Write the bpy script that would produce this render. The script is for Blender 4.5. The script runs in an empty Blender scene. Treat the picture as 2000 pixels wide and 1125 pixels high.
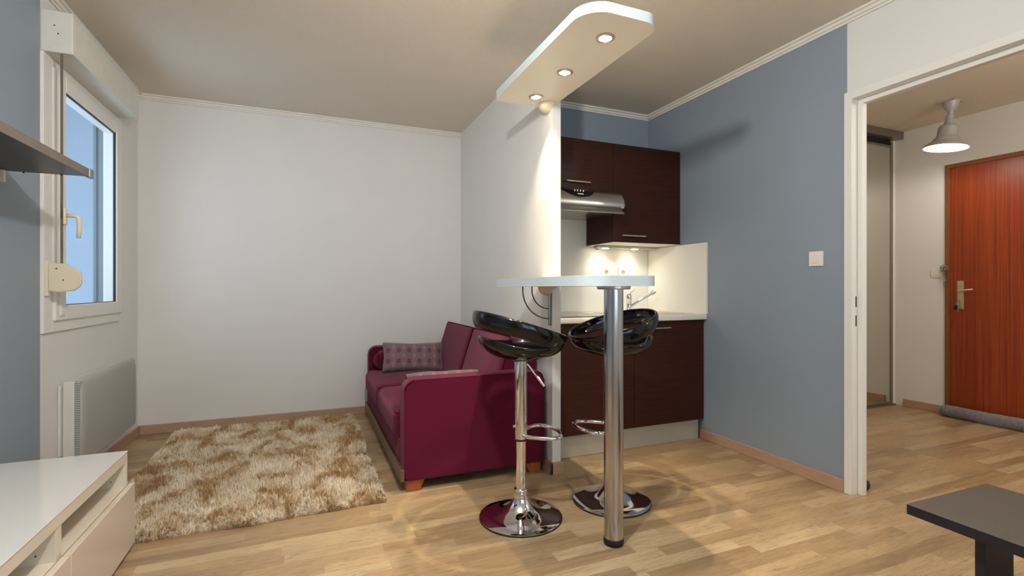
import bpy, bmesh, math, random
import numpy as np
from mathutils import Vector, Matrix
C = bpy.context.scene.collection
SC = bpy.context.scene
PI = math.pi
random.seed(7)

def lin(c):
    return tuple(((v/255)/12.92 if v/255 <= .04045 else ((v/255+.055)/1.055)**2.4) for v in c)

# ---------------------------------------------------------------- camera
CAM_H = 1.076
cam = bpy.data.cameras.new('camera'); cam.sensor_width = 36; cam.lens = 959/2000*36; cam.clip_start = .02
camo = bpy.data.objects.new('camera', cam); C.objects.link(camo)
camo.location = (0, 0, CAM_H); camo.rotation_euler = (PI/2, 0, -math.radians(22.6))
SC.camera = camo
# ---------------------------------------------------------------- view
SC.view_settings.view_transform = 'Standard'; SC.view_settings.look = 'None'
SC.view_settings.gamma = 1; SC.view_settings.use_curve_mapping = False
SC.view_settings.exposure = 0.6
SC.cycles.max_bounces = 10; SC.cycles.diffuse_bounces = 6; SC.cycles.sample_clamp_indirect = 6
# ---------------------------------------------------------------- world (overcast evening daylight)
w = bpy.data.worlds.new('world'); SC.world = w; w.use_nodes = True
bgn = w.node_tree.nodes['Background']
bgn.inputs[0].default_value = (.66, .82, 1.06, 1); bgn.inputs[1].default_value = 2.4

def light(kind, name, loc, rot=(0, 0, 0), energy=10, color=(1, 1, 1), **kw):
    l = bpy.data.lights.new(name, kind); l.energy = energy; l.color = color
    for k, v in kw.items(): setattr(l, k, v)
    o = bpy.data.objects.new(name, l); C.objects.link(o); o.location = loc; o.rotation_euler = rot
    return o
WARM = (1, .84, .62)
SPOT_XY = [(1.185, 1.80), (1.187, 2.165), (1.19, 2.505)]
for i, (x, y) in enumerate(SPOT_XY):
    light('SPOT', 'downlight_beam', (x, y, 2.135), (0, 0, 0), 40, WARM, spot_size=math.radians(86), spot_blend=1.0, shadow_soft_size=.012)
for x in (2.12, 2.39):
    light('SPOT', 'cabinet_beam', (x, 3.215, 1.374), (math.radians(2), 0, 0), 2.6, (1, .96, .88), spot_size=math.radians(140), spot_blend=1, shadow_soft_size=.02)
LAMP = (.2, 1.05, 2.24)     # room lamp, behind the top of the frame
light('POINT', 'room_lamp_light', LAMP, energy=58, color=(1, .98, .97), shadow_soft_size=.05)
light('POINT', 'hall_lamp_light', (4.50, 2.165, 2.165), energy=11, color=(1, .97, .94), shadow_soft_size=.035)
light('POINT', 'hall_lamp_light', (3.55, .35, 2.10), energy=24, color=(1, .95, .90), shadow_soft_size=.05)  # second hall source, unseen, added to brighten the hall

# ---------------------------------------------------------------- materials
def mat(name, col, rough=.5, metal=0, noise=None, bump=None, spec=.5, coat=0, emit=None, sheen=0):
    """col sRGB 0-255. noise=(scale, amount, stretch xyz) colour variation, bump=(scale, strength, stretch)"""
    m = bpy.data.materials.new(name); m.use_nodes = True
    nt = m.node_tree; b = nt.nodes['Principled BSDF']
    b.inputs['Base Color'].default_value = (*lin(col), 1)
    b.inputs['Roughness'].default_value = rough; b.inputs['Metallic'].default_value = metal
    b.inputs['Specular IOR Level'].default_value = spec
    if coat: b.inputs['Coat Weight'].default_value = coat; b.inputs['Coat Roughness'].default_value = .05
    if sheen: b.inputs['Sheen Weight'].default_value = sheen; b.inputs['Sheen Roughness'].default_value = .5
    if emit:
        b.inputs['Emission Color'].default_value = (*emit[0], 1); b.inputs['Emission Strength'].default_value = emit[1]
    tc = nt.nodes.new('ShaderNodeTexCoord')
    def tex(scale, st, detail=4):
        mp = nt.nodes.new('ShaderNodeMapping'); mp.inputs['Scale'].default_value = st
        nt.links.new(tc.outputs['Object'], mp.inputs[0])
        n = nt.nodes.new('ShaderNodeTexNoise'); n.inputs['Scale'].default_value = scale; n.inputs['Detail'].default_value = detail
        nt.links.new(mp.outputs[0], n.inputs['Vector']); return n
    if noise:
        n = tex(noise[0], noise[2] if len(noise) > 2 else (1, 1, 1))
        r = nt.nodes.new('ShaderNodeValToRGB'); a = noise[1]
        r.color_ramp.elements[0].position = .3; r.color_ramp.elements[1].position = .7
        c = lin(col)
        r.color_ramp.elements[0].color = (*[v*(1-a) for v in c], 1)
        r.color_ramp.elements[1].color = (*[min(1, v*(1+a)) for v in c], 1)
        nt.links.new(n.outputs['Fac'], r.inputs[0]); nt.links.new(r.outputs[0], b.inputs['Base Color'])
    if bump:
        n = tex(bump[0], bump[2] if len(bump) > 2 else (1, 1, 1), 3)
        bp = nt.nodes.new('ShaderNodeBump'); bp.inputs['Strength'].default_value = bump[1]; bp.inputs['Distance'].default_value = .01
        nt.links.new(n.outputs['Fac'], bp.inputs['Height']); nt.links.new(bp.outputs[0], b.inputs['Normal'])
    return m
M = {}
M['white'] = mat('white_wall_paint', (222, 220, 214), .65, noise=(3, .012), bump=(220, .10))
M['blue'] = mat('blue_grey_paint', (138, 150, 160), .55, noise=(2, .02), bump=(240, .12))
M['ceil'] = mat('ceiling_plaster', (218, 208, 192), .85, noise=(60, .02), bump=(180, .35))
M['trimw'] = mat('white_gloss_trim', (228, 226, 218), .35, bump=(60, .03))
M['mould'] = mat('crown_paint', (225, 220, 208), .5, noise=(20, .02))
M['pvc'] = mat('window_pvc', (226, 222, 214), .35, noise=(5, .01))
M['boxw'] = mat('shutter_box_paint', (214, 212, 200), .55, noise=(9, .05), bump=(50, .1))
M['base'] = mat('baseboard_laminate', (176, 144, 118), .5, noise=(6, .10, (3, 3, 30)))
M['wenge'] = mat('wenge_front', (56, 24, 14), .38, spec=.25, noise=(5, .28, (1.2, 1.2, 22)), bump=(30, .05, (1, 1, 18)))
M['wengeb'] = mat('wenge_body', (54, 23, 15), .45, spec=.25, noise=(5, .2, (1.2, 1.2, 20)))
M['steel'] = mat('brushed_steel', (190, 188, 184), .27, 1, noise=(40, .06, (.3, .3, 8)))
M['bsteel'] = mat('brushed_post', (186, 186, 188), .17, 1, bump=(60, .03, (6, 6, .1)))
M['chrome'] = mat('chrome', (225, 225, 228), .045, 1, noise=(3, .01))
M['satin'] = mat('satin_handle', (205, 200, 190), .3, 1, noise=(30, .03))
M['work'] = mat('worktop_laminate', (232, 228, 216), .4, noise=(90, .02))
M['splash'] = mat('splashback_laminate', (228, 225, 214), .45, noise=(40, .012, (8, 8, 1)))
M['toe'] = mat('plinth_laminate', (186, 178, 158), .45, noise=(30, .03, (1, 1, 8)))
M['board'] = mat('bar_laminate', (232, 226, 212), .42, noise=(60, .01))
M['boarde'] = mat('bar_edge_daylight_tint', (200, 216, 220), .4, noise=(60, .01))  # board edge with the bluish cast of daylight painted into its colour
M['black'] = mat('gloss_black_shell', (8, 7, 12), .06, noise=(4, .1))
M['rubber'] = mat('black_rubber', (16, 16, 18), .6, bump=(90, .1))
M['sofa'] = mat('plum_fabric', (90, 16, 42), .95, spec=.08, noise=(220, .16), bump=(500, .35), sheen=.22)
M['pipe'] = mat('plum_piping', (58, 8, 26), .9, spec=.08, noise=(200, .1))
M['feet'] = mat('orange_wood', (158, 84, 30), .35, noise=(8, .2, (8, 8, 1)))
M['rail'] = mat('dark_wood_rail', (104, 76, 56), .35, noise=(8, .15, (12, 1, 12)))
M['tvw'] = mat('white_gloss_lacquer', (226, 226, 220), .1, noise=(3, .005), coat=.6)
M['tvi'] = mat('white_foil_carcass', (228, 218, 198), .4, noise=(3, .01))
M['tvf'] = mat('white_gloss_front', (228, 214, 194), .2, noise=(3, .01), coat=.3)
M['shelf'] = mat('black_brown_foil', (54, 44, 44), .35, noise=(6, .3, (14, .8, 14)), bump=(50, .1, (10, 1, 10)))
M['shelfe'] = mat('shelf_edge_foil', (112, 100, 90), .4, noise=(6, .12, (14, .8, 14)))
M['grey'] = mat('grey_metal', (150, 148, 144), .35, .8, noise=(20, .05))
M['dgrey'] = mat('dark_grey_metal', (70, 68, 66), .4, .7, noise=(20, .05))
M['rad'] = mat('heater_enamel', (212, 210, 200), .35, noise=(5, .01))
M['radf'] = mat('heater_front_enamel', (226, 224, 216), .3, noise=(5, .01))
M['ivory'] = mat('ivory_plastic', (226, 214, 186), .4, noise=(5, .02))
M['switch'] = mat('white_plastic', (232, 226, 214), .35, noise=(5, .01))
M['dark'] = mat('dark_void', (22, 20, 20), .7, noise=(5, .1))
M['strap'] = mat('grey_webbing', (112, 104, 92), .8, noise=(200, .2, (1, 1, 2)))
M['winglass'] = None
M['tabtop'] = mat('black_speckled_top', (100, 91, 82), .42, noise=(420, .5), bump=(700, .35))
M['tableg'] = mat('black_table_lacquer', (24, 25, 38), .35, noise=(9, .1))
M['roll'] = mat('grey_plush', (122, 118, 122), .95, noise=(60, .22), bump=(160, .9), sheen=.4)
M['alu'] = mat('closet_aluminium', (150, 144, 134), .35, .85, noise=(20, .04))
M['mirror'] = mat('mirror_glass', (216, 214, 206), .0, 1, noise=(1, .003))
M['lampm'] = mat('galvanised_shade', (176, 174, 172), .45, .15, noise=(14, .08))
M['lampi'] = mat('white_enamel_inside', (235, 230, 220), .4, noise=(5, .01), emit=None)
M['brass'] = mat('champagne_metal', (206, 190, 154), .35, .6, noise=(20, .05))
M['ext'] = mat('neighbour_render', (142, 156, 166), .85, noise=(3, .03), bump=(80, .2))
M['extb'] = mat('shutter_rail_aluminium', (96, 120, 130), .5, noise=(9, .02))
M['hob'] = mat('hob_glass', (20, 20, 22), .1, noise=(9, .05), coat=.5)
M['sink'] = mat('composite_sink', (214, 204, 184), .35, noise=(300, .04))
M['marble'] = mat('sill_stone', (190, 186, 180), .5, noise=(30, .08))
def emis(name, col, s):
    m = bpy.data.materials.new(name); m.use_nodes = True; nt = m.node_tree
    nt.nodes.remove(nt.nodes['Principled BSDF'])
    e = nt.nodes.new('ShaderNodeEmission'); e.inputs[0].default_value = (*col, 1); e.inputs[1].default_value = s
    nt.links.new(e.outputs[0], nt.nodes['Material Output'].inputs[0]); return m
M['bulb'] = emis('halogen_bulb', (1, .86, .62), 30)
M['hbulb'] = emis('hall_bulb', (1, .90, .74), 25)
def glass():
    m = bpy.data.materials.new('window_glass'); m.use_nodes = True; nt = m.node_tree
    nt.nodes.remove(nt.nodes['Principled BSDF'])
    t = nt.nodes.new('ShaderNodeBsdfTransparent'); t.inputs[0].default_value = (.93, .96, .97, 1)
    g = nt.nodes.new('ShaderNodeBsdfGlossy'); g.inputs['Roughness'].default_value = .0
    f = nt.nodes.new('ShaderNodeFresnel'); f.inputs[0].default_value = 1.45
    mx = nt.nodes.new('ShaderNodeMixShader')
    ge = nt.nodes.new('ShaderNodeNewGeometry'); iv = nt.nodes.new('ShaderNodeMath'); iv.operation = 'SUBTRACT'; iv.inputs[0].default_value = 1
    ml = nt.nodes.new('ShaderNodeMath'); ml.operation = 'MULTIPLY'
    nt.links.new(ge.outputs['Backfacing'], iv.inputs[1]); nt.links.new(iv.outputs[0], ml.inputs[0]); nt.links.new(f.outputs[0], ml.inputs[1])
    nt.links.new(ml.outputs[0], mx.inputs[0]); nt.links.new(t.outputs[0], mx.inputs[1]); nt.links.new(g.outputs[0], mx.inputs[2])
    nt.links.new(mx.outputs[0], nt.nodes['Material Output'].inputs[0]); return m
M['winglass'] = glass()

class NB:
    """small node helper"""
    def __init__(s, name):
        s.m = bpy.data.materials.new(name); s.m.use_nodes = True; s.nt = s.m.node_tree
        s.b = s.nt.nodes['Principled BSDF']; s.tc = s.nt.nodes.new('ShaderNodeTexCoord').outputs['Object']
    def put(s, sock, v):
        if isinstance(v, bpy.types.NodeSocket): s.nt.links.new(v, sock)
        elif isinstance(v, (tuple, list)): sock.default_value = tuple(v) if len(v) == len(sock.default_value) else (*v, 1)
        else: sock.default_value = v
    def math(s, op, a, b=0, c=0):
        n = s.nt.nodes.new('ShaderNodeMath'); n.operation = op
        for i, v in enumerate((a, b, c)): s.put(n.inputs[i], v)
        return n.outputs[0]
    def xyz(s, v=None):
        n = s.nt.nodes.new('ShaderNodeSeparateXYZ'); s.put(n.inputs[0], v or s.tc); return n.outputs
    def comb(s, x, y, z=0):
        n = s.nt.nodes.new('ShaderNodeCombineXYZ')
        for i, v in enumerate((x, y, z)): s.put(n.inputs[i], v)
        return n.outputs[0]
    def white(s, v):
        n = s.nt.nodes.new('ShaderNodeTexWhiteNoise'); n.noise_dimensions = '3D'; s.put(n.inputs[0], v); return n.outputs['Value']
    def noise(s, v, scale, detail=4, rough=.5, dist=0):
        n = s.nt.nodes.new('ShaderNodeTexNoise'); s.put(n.inputs['Vector'], v); n.inputs['Scale'].default_value = scale
        n.inputs['Detail'].default_value = detail; n.inputs['Roughness'].default_value = rough; n.inputs['Distortion'].default_value = dist
        return n.outputs['Fac']
    def ramp(s, f, stops):
        n = s.nt.nodes.new('ShaderNodeValToRGB'); e = n.color_ramp.elements
        while len(e) < len(stops): e.new(.5)
        for i, (p, c) in enumerate(stops):
            e[i].position = p; e[i].color = (*(lin(c) if max(c) > 1 else c), 1)
        s.put(n.inputs[0], f); return n.outputs[0]
    def mix(s, f, a, b, kind='MIX'):
        n = s.nt.nodes.new('ShaderNodeMix'); n.data_type = 'RGBA'; n.blend_type = kind
        s.put(n.inputs[0], f)
        s.put(n.inputs[6], a); s.put(n.inputs[7], b); return n.outputs[2]
    def bump(s, h, st, dist=.01):
        n = s.nt.nodes.new('ShaderNodeBump'); n.inputs['Strength'].default_value = st; n.inputs['Distance'].default_value = dist
        s.put(n.inputs['Height'], h); s.nt.links.new(n.outputs[0], s.b.inputs['Normal'])

def floor_mat():
    n = NB('strip_laminate_floor'); X, Y, Z = n.xyz()
    r = n.math('DIVIDE', Y, .066); row = n.math('FLOOR', r)
    off = n.math('MULTIPLY', n.white(n.comb(row, 3.1, 1.7)), 9.0)
    xx = n.math('ADD', n.math('DIVIDE', X, .52), off); colm = n.math('FLOOR', xx)
    rnd = n.white(n.comb(row, colm, 5.3)); rnd2 = n.white(n.comb(row, colm, 11.9))
    base = n.ramp(rnd, [(0, (148, 120, 82)), (.3, (166, 138, 98)), (.6, (180, 152, 110)), (.85, (194, 168, 126)), (1, (204, 182, 142))])
    gv = n.comb(n.math('MULTIPLY', n.math('ADD', X, n.math('MULTIPLY', rnd2, 13)), 1.0), n.math('MULTIPLY', Y, 16), n.math('MULTIPLY', rnd, 9))
    g = n.noise(gv, 2.2, 6, .62, 1.2)
    c1 = n.mix(n.ramp(g, [(.40, (0, 0, 0)), (.72, (.85, .85, .85))]), base, (.50, .335, .19), 'MIX')
    n2 = n.noise(n.comb(n.math('ADD', n.math('MULTIPLY', X, 2.6), n.math('MULTIPLY', rnd2, 31)), n.math('MULTIPLY', Y, 42), rnd), 2.6, 5, .7, 2.2)
    dark = n.ramp(n2, [(.32, (.85, .85, .85)), (.49, (0, 0, 0))])
    c2 = n.mix(dark, c1, (.20, .125, .07))
    blot = n.ramp(n.noise(n.comb(X, n.math('MULTIPLY', Y, 3)), 1.8, 3), [(.35, (.80, .80, .82)), (.65, (1.0, 1.0, 1.0))])
    c2 = n.mix(1.0, c2, blot, 'MULTIPLY')
    fr = n.math('FRACT', r); fx = n.math('FRACT', xx)
    ln = n.math('LESS_THAN', fr, .022); lx = n.math('LESS_THAN', fx, .004)
    sm = n.math('MULTIPLY', n.math('MAXIMUM', ln, lx), .35)
    c3 = n.mix(sm, c2, (.22, .13, .07))
    n.put(n.b.inputs['Base Color'], c3); n.b.inputs['Roughness'].default_value = .36
    n.b.inputs['Specular IOR Level'].default_value = .4
    n.bump(g, .05, .005); return n.m
M['floor'] = floor_mat()

def rug_mat():
    n = NB('shaggy_pile'); X, Y, Z = n.xyz()
    f = n.noise(n.comb(n.math('MULTIPLY', X, 1.05), n.math('MULTIPLY', Y, .8)), 5.2, 6, .68, .6)
    f2 = n.noise(n.comb(X, Y), 60, 2)
    ff = n.math('ADD', f, n.math('MULTIPLY', n.math('SUBTRACT', f2, .5), .25))
    c = n.ramp(ff, [(.36, (172, 134, 84)), (.44, (196, 164, 116)), (.50, (226, 208, 176)), (.64, (242, 232, 212))])
    n.put(n.b.inputs['Base Color'], c); n.b.inputs['Roughness'].default_value = .7
    n.b.inputs['Sheen Weight'].default_value = .3
    return n.m
M['rug'] = rug_mat()
def door_mat():
    n = NB('sapele_door'); X, Y, Z = n.xyz()
    v = n.comb(X, n.math('MULTIPLY', Y, 26), n.math('MULTIPLY', Z, .3))
    g = n.noise(v, 3.2, 6, .65, .4)
    v2 = n.comb(X, n.math('MULTIPLY', Y, 60), n.math('MULTIPLY', Z, 1.2)); g2 = n.noise(v2, 4, 3)
    s = n.math('ADD', g, n.math('MULTIPLY', n.math('SUBTRACT', g2, .5), .35))
    n.put(n.b.inputs['Base Color'], n.ramp(s, [(.28, (106, 34, 8)), (.48, (134, 50, 12)), (.62, (152, 64, 18)), (.78, (126, 44, 10))]))
    n.b.inputs['Roughness'].default_value = .38; return n.m
M['door'] = door_mat()
def cushion_mat():
    n = NB('patterned_cushion_fabric'); X, Y, Z = n.xyz()
    P = .080
    u = n.math('DIVIDE', X, P); cu = n.math('FLOOR', u); fu = n.math('SUBTRACT', n.math('FRACT', u), .5)
    def blobs(shift, zc, period, w, h):
        us = n.math('ADD', u, shift); f = n.math('SUBTRACT', n.math('FRACT', us), .5)
        zz = n.math('SUBTRACT', n.math('FRACT', n.math('ADD', n.math('DIVIDE', Y, period), zc)), .5)
        a = n.math('POWER', n.math('ABSOLUTE', n.math('DIVIDE', f, w)), 3); b = n.math('POWER', n.math('ABSOLUTE', n.math('DIVIDE', zz, h)), 3)
        return n.math('LESS_THAN', n.math('ADD', a, b), 1)
    plum = blobs(0, 0, .085, .19, .22)
    pink = blobs(.5, .5, .068, .15, .25)
    us = n.math('SUBTRACT', n.math('FRACT', n.math('ADD', u, .5)), .5)
    line = n.math('LESS_THAN', n.math('ABSOLUTE', us), .022)
    c = n.mix(n.math('MULTIPLY', line, .7), (*lin((104, 90, 92)), 1), (*lin((150, 106, 116)), 1))
    c = n.mix(plum, c, (*lin((112, 26, 62)), 1)); c = n.mix(pink, c, (*lin((158, 92, 108)), 1))
    n.put(n.b.inputs['Base Color'], c); n.b.inputs['Roughness'].default_value = .6; n.b.inputs['Sheen Weight'].default_value = .3
    n.bump(n.noise(n.comb(X, Y, Z), 300, 2), .3); return n.m
M['cush'] = cushion_mat()
def perf_mat():
    n = NB('heater_grille'); X, Y, Z = n.xyz()
    f = n.math('FRACT', n.math('DIVIDE', Z, .009))
    n.put(n.b.inputs['Base Color'], n.mix(n.math('LESS_THAN', f, .42), (*lin((196, 194, 184)), 1), (*lin((84, 88, 84)), 1)))
    n.b.inputs['Roughness'].default_value = .4; return n.m
M['perf'] = perf_mat()

M['sofa'].node_tree.nodes['Principled BSDF'].inputs['Sheen Tint'].default_value = (1, .55, .72, 1)
# ---------------------------------------------------------------- mesh helpers
def obj(name, bm, m, parent=None, smooth=False, auto=None):
    me = bpy.data.meshes.new(name); bmesh.ops.recalc_face_normals(bm, faces=bm.faces)
    bm.to_mesh(me); bm.free()
    if isinstance(m, (list, tuple)):
        for k in m: me.materials.append(k)
    else: me.materials.append(m)
    if smooth:
        me.shade_smooth()
        if auto is not None: me.set_sharp_from_angle(angle=math.radians(auto))
    o = bpy.data.objects.new(name, me); C.objects.link(o)
    if parent is not None:
        o.parent = parent
    return o
def tag(o, label, cat, group=None, kind=None):
    o['label'] = label; o['category'] = cat
    if group: o['group'] = group
    if kind: o['kind'] = kind
    return o
def thing(name, label, cat, loc=(0, 0, 0), rotz=0, group=None):
    o = bpy.data.objects.new(name, None); C.objects.link(o); o.empty_display_size = .1
    o.location = loc; o.rotation_euler = (0, 0, rotz); return tag(o, label, cat, group)
def struct(name, bm, m, label=None, **k):
    o = obj(name, bm, m, **k); o['kind'] = 'structure'
    if label: o['label'] = label
    return o
def B(): return bmesh.new()
def box(bm, x0, x1, y0, y1, z0, z1, bevel=0, seg=2, M4=None, mi=0):
    r = bmesh.ops.create_cube(bm, size=1)
    vs = r['verts']
    for v in vs:
        v.co = Vector(((x0+x1)/2+v.co.x*(x1-x0), (y0+y1)/2+v.co.y*(y1-y0), (z0+z1)/2+v.co.z*(z1-z0)))
    fs = list({f for v in vs for f in v.link_faces})
    for f in fs: f.material_index = mi
    if bevel:
        es = list({e for v in vs for e in v.link_edges})
        g = bmesh.ops.bevel(bm, geom=es, offset=bevel, segments=seg, affect='EDGES', profile=.5)
        for f in g['faces']: f.material_index = mi
        vs = list(set(g['verts']) | {v for v in vs if v.is_valid})
    if M4 is not None:
        for v in vs: v.co = M4 @ v.co
    return bm
def abox(x0, x1, y0, y1, z0, z1, bevel=0, seg=2, M4=None): return box(B(), x0, x1, y0, y1, z0, z1, bevel, seg, M4)
def prism(bm, pts, z0, z1, bevel=0, side_mi=0, seg=2):
    lo = [bm.verts.new((x, y, z0)) for x, y in pts]; hi = [bm.verts.new((x, y, z1)) for x, y in pts]
    a = bm.faces.new(list(reversed(lo))); b = bm.faces.new(hi); n = len(pts)
    for i in range(n):
        f = bm.faces.new((lo[i], lo[(i+1) % n], hi[(i+1) % n], hi[i])); f.material_index = side_mi
    if bevel: bmesh.ops.bevel(bm, geom=list(a.edges)+list(b.edges), offset=bevel, segments=seg, affect='EDGES')
    return bm
def rrect(x0, x1, y0, y1, r, n=8):
    """r: radii for (x0y0, x1y0, x1y1, x0y1)"""
    if not isinstance(r, (tuple, list)): r = (r,)*4
    out = []
    for (cx, cy, a0, k) in ((x0+r[0], y0+r[0], PI, r[0]), (x1-r[1], y0+r[1], 1.5*PI, r[1]), (x1-r[2], y1-r[2], 0, r[2]), (x0+r[3], y1-r[3], .5*PI, r[3])):
        if k <= 1e-6: out.append((cx, cy)); continue
        for i in range(n+1):
            a = a0+i/n*PI/2; out.append((cx+k*math.cos(a), cy+k*math.sin(a)))
    return out
def lathe(bm, prof, c=(0, 0, 0), n=40, M4=None):
    rings = []
    for r, z in prof:
        if r < 1e-6: rings.append([bm.verts.new((0, 0, z))])
        else: rings.append([bm.verts.new((r*math.cos(2*PI*i/n), r*math.sin(2*PI*i/n), z)) for i in range(n)])
    for a, b in zip(rings, rings[1:]):
        for i in range(n):
            j = (i+1) % n
            if len(a) == 1 and len(b) == 1: continue
            if len(a) == 1: bm.faces.new((a[0], b[i], b[j]))
            elif len(b) == 1: bm.faces.new((a[i], a[j], b[0]))
            else: bm.faces.new((a[i], a[j], b[j], b[i]))
    T = Matrix.Translation(c) @ (M4 or Matrix())
    for r in rings:
        for v in r: v.co = T @ v.co
    return bm
def tube(bm, path, r, closed=False, n=12, cap=True):
    P = [Vector(p) for p in path]; N = len(P); rings = []; up = None
    for i in range(N):
        if closed: t = (P[(i+1) % N]-P[i-1]).normalized()
        else: t = (P[min(i+1, N-1)]-P[max(i-1, 0)]).normalized()
        if up is None:
            up = Vector((0, 0, 1)) if abs(t.z) < .9 else Vector((1, 0, 0))
        s = t.cross(up).normalized(); up = s.cross(t).normalized()
        rr = r[i] if isinstance(r, (list, tuple)) else r
        rings.append([bm.verts.new(P[i]+rr*(math.cos(2*PI*k/n)*s+math.sin(2*PI*k/n)*up)) for k in range(n)])
    for i in range(N if closed else N-1):
        a, b = rings[i], rings[(i+1) % N]
        for k in range(n): bm.faces.new((a[k], a[(k+1) % n], b[(k+1) % n], b[k]))
    if not closed and cap: bm.faces.new(list(reversed(rings[0]))); bm.faces.new(rings[-1])
    return bm
def softbox(hx, hy, hz, r, puff=(0, 0, 0), n=14, T=None):
    bm = B(); bmesh.ops.create_cube(bm, size=2)
    bmesh.ops.subdivide_edges(bm, edges=bm.edges[:], cuts=n, use_grid_fill=True)
    h = Vector((hx, hy, hz))
    # pull grid lines towards edges for better rounding
    for v in bm.verts:
        p = v.co.copy(); q = Vector()
        for i in range(3): q[i] = math.copysign(abs(p[i])**.75, p[i])*h[i]
        inner = Vector([max(-(h[i]-r), min(h[i]-r, q[i])) for i in range(3)])
        d = q-inner
        if d.length > 1e-9: q = inner+d.normalized()*r if d.length > 0 else q
        u = [q[i]/h[i] for i in range(3)]
        for i in range(3):
            a, b = [(1, 2), (0, 2), (0, 1)][i]
            q[i] += puff[i]*u[i]*(1-u[a]**2)*(1-u[b]**2)
        v.co = T @ q if T is not None else q
    return bm
def set_rot(o, rx=0, ry=0, rz=0): o.rotation_euler = (rx, ry, rz); return o

# ================================================================ SETTING
XL, XR, YB, YR, H = -1.148, 2.61, 4.37, -1.6, 2.5
YK = 3.33; YP = 2.53; PX0, PX1 = 1.305, 1.36; XH = 5.02; YC = 2.86; YH0 = -.3
struct('floor', abox(XL-.3, XH+.2, YR-.2, YB+.2, -.1, 0), M['floor'])
struct('ceiling', abox(XL-.3, XH+.2, YR-.2, YB+.2, H, H+.1), M['ceil'])
struct('wall_back', abox(XL-.15, PX0, YB, YB+.15, 0, H), M['white'])
struct('wall_partition', abox(PX0, PX1, YP, YB+.1, 0, H), M['white'])
struct('wall_kitchen', abox(PX1, XR, YK, YK+.1, 0, H), M['blue'])
# left wall: window opening y 3.0-3.95, z .9-2.15
WY0, WY1, WZ0, WZ1 = 3.01, 3.945, .93, 2.17
bm = B()
box(bm, XL-.10, XL, 2.95, WY0, 0, H); box(bm, XL-.10, XL, WY1, YB+.1, 0, H)
box(bm, XL-.10, XL, WY0, WY1, 0, WZ0); box(bm, XL-.10, XL, WY0, WY1, WZ1, H)
struct('wall_left', bm, M['white'])
struct('wall_left', abox(XL-.10, XL, YR, 2.95, 0, H), M['blue'])
# rear wall with an unseen window, guessed and added for daylight fill
bm = B(); RX0, RX1, RZ0, RZ1 = -.15, 2.05, .75, 2.25
box(bm, XL-.1, RX0, YR-.1, YR, 0, H); box(bm, RX1, XR, YR-.1, YR, 0, H)
box(bm, RX0, RX1, YR-.1, YR, 0, RZ0); box(bm, RX0, RX1, YR-.1, YR, RZ1, H)
struct('wall_rear', bm, M['white'])
wf = bpy.data.objects.new('window_rear_fill', None); C.objects.link(wf); wf['kind'] = 'structure'  # added window, out of view, lets daylight fill the room
bm = B()
for a, b in ((RX0, RX0+.07), ((RX0+RX1)/2-.06, (RX0+RX1)/2+.06), (RX1-.07, RX1)): box(bm, a, b, YR-.06, YR, RZ0+.07, RZ1-.07, .006)
box(bm, RX0, RX1, YR-.06, YR, RZ0, RZ0+.07, .006); box(bm, RX0, RX1, YR-.06, YR, RZ1-.07, RZ1, .006)
obj('window_frame', bm, M['pvc'], wf)
bm = B(); box(bm, RX0+.07, (RX0+RX1)/2-.06, YR-.035, YR-.03, RZ0+.07, RZ1-.07); box(bm, (RX0+RX1)/2+.06, RX1-.07, YR-.035, YR-.03, RZ0+.07, RZ1-.07)
obj('pane', bm, M['winglass'], wf)
# right wall (blue on the room side up to the opening, white beyond and above it)
OY0, OY1, OZ = .83, 1.70, 2.085
struct('wall_right', abox(XR, XR+.035, OY1, YK+.1, 0, H), M['blue'], 'blue grey painted wall between kitchen and doorway')
bm = B(); box(bm, XR+.035, XR+.07, OY1, YK+.1, 0, H); box(bm, XR, XR+.07, YR, OY0, 0, H); box(bm, XR, XR+.07, OY0, OY1, OZ, H)
struct('wall_right', bm, M['white'], 'white wall above and past the doorway')
# hall
bm = B(); DY0, DY1, DZ = 1.48, 2.41, 2.085
box(bm, XH, XH+.1, DY1, YC+.6, 0, H); box(bm, XH, XH+.1, YH0, DY0, 0, H); box(bm, XH, XH+.1, DY0, DY1, DZ, H)
box(bm, XH+.08, XH+.1, DY0, DY1, 0, DZ)
struct('wall_hall', bm, M['white'])
struct('wall_hall_front', abox(XR+.07, XH+.1, YH0-.1, YH0, 0, H), M['white'])
struct('wall_hall_back', abox(XR+.07, XH+.1, YC+.5, YC+.6, 0, H), M['white'])
# baseboards
def bb(name, x0, x1, y0, y1, h=.068): return struct(name, abox(x0, x1, y0, y1, 0, h, .003), M['base'])
bb('baseboard_back', XL+.014, PX0-.014, YB-.014, YB)
bb('baseboard_left', XL, XL+.014, YR, YB)
bb('baseboard_right', XR-.014, XR, OY1+.012, 2.735)
bm = B(); box(bm, PX0-.014, PX0, YP-.014, YB-.014, 0, .068, .003); box(bm, PX0-.014, PX1+.012, YP-.014, YP, 0, .068, .003)
struct('baseboard_partition', bm, M['base'])
bb('baseboard_hall', XH-.014, XH, DY1+.01, YC-.1)
bb('baseboard_right', XR-.014, XR, YR, OY0-.06)
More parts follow.
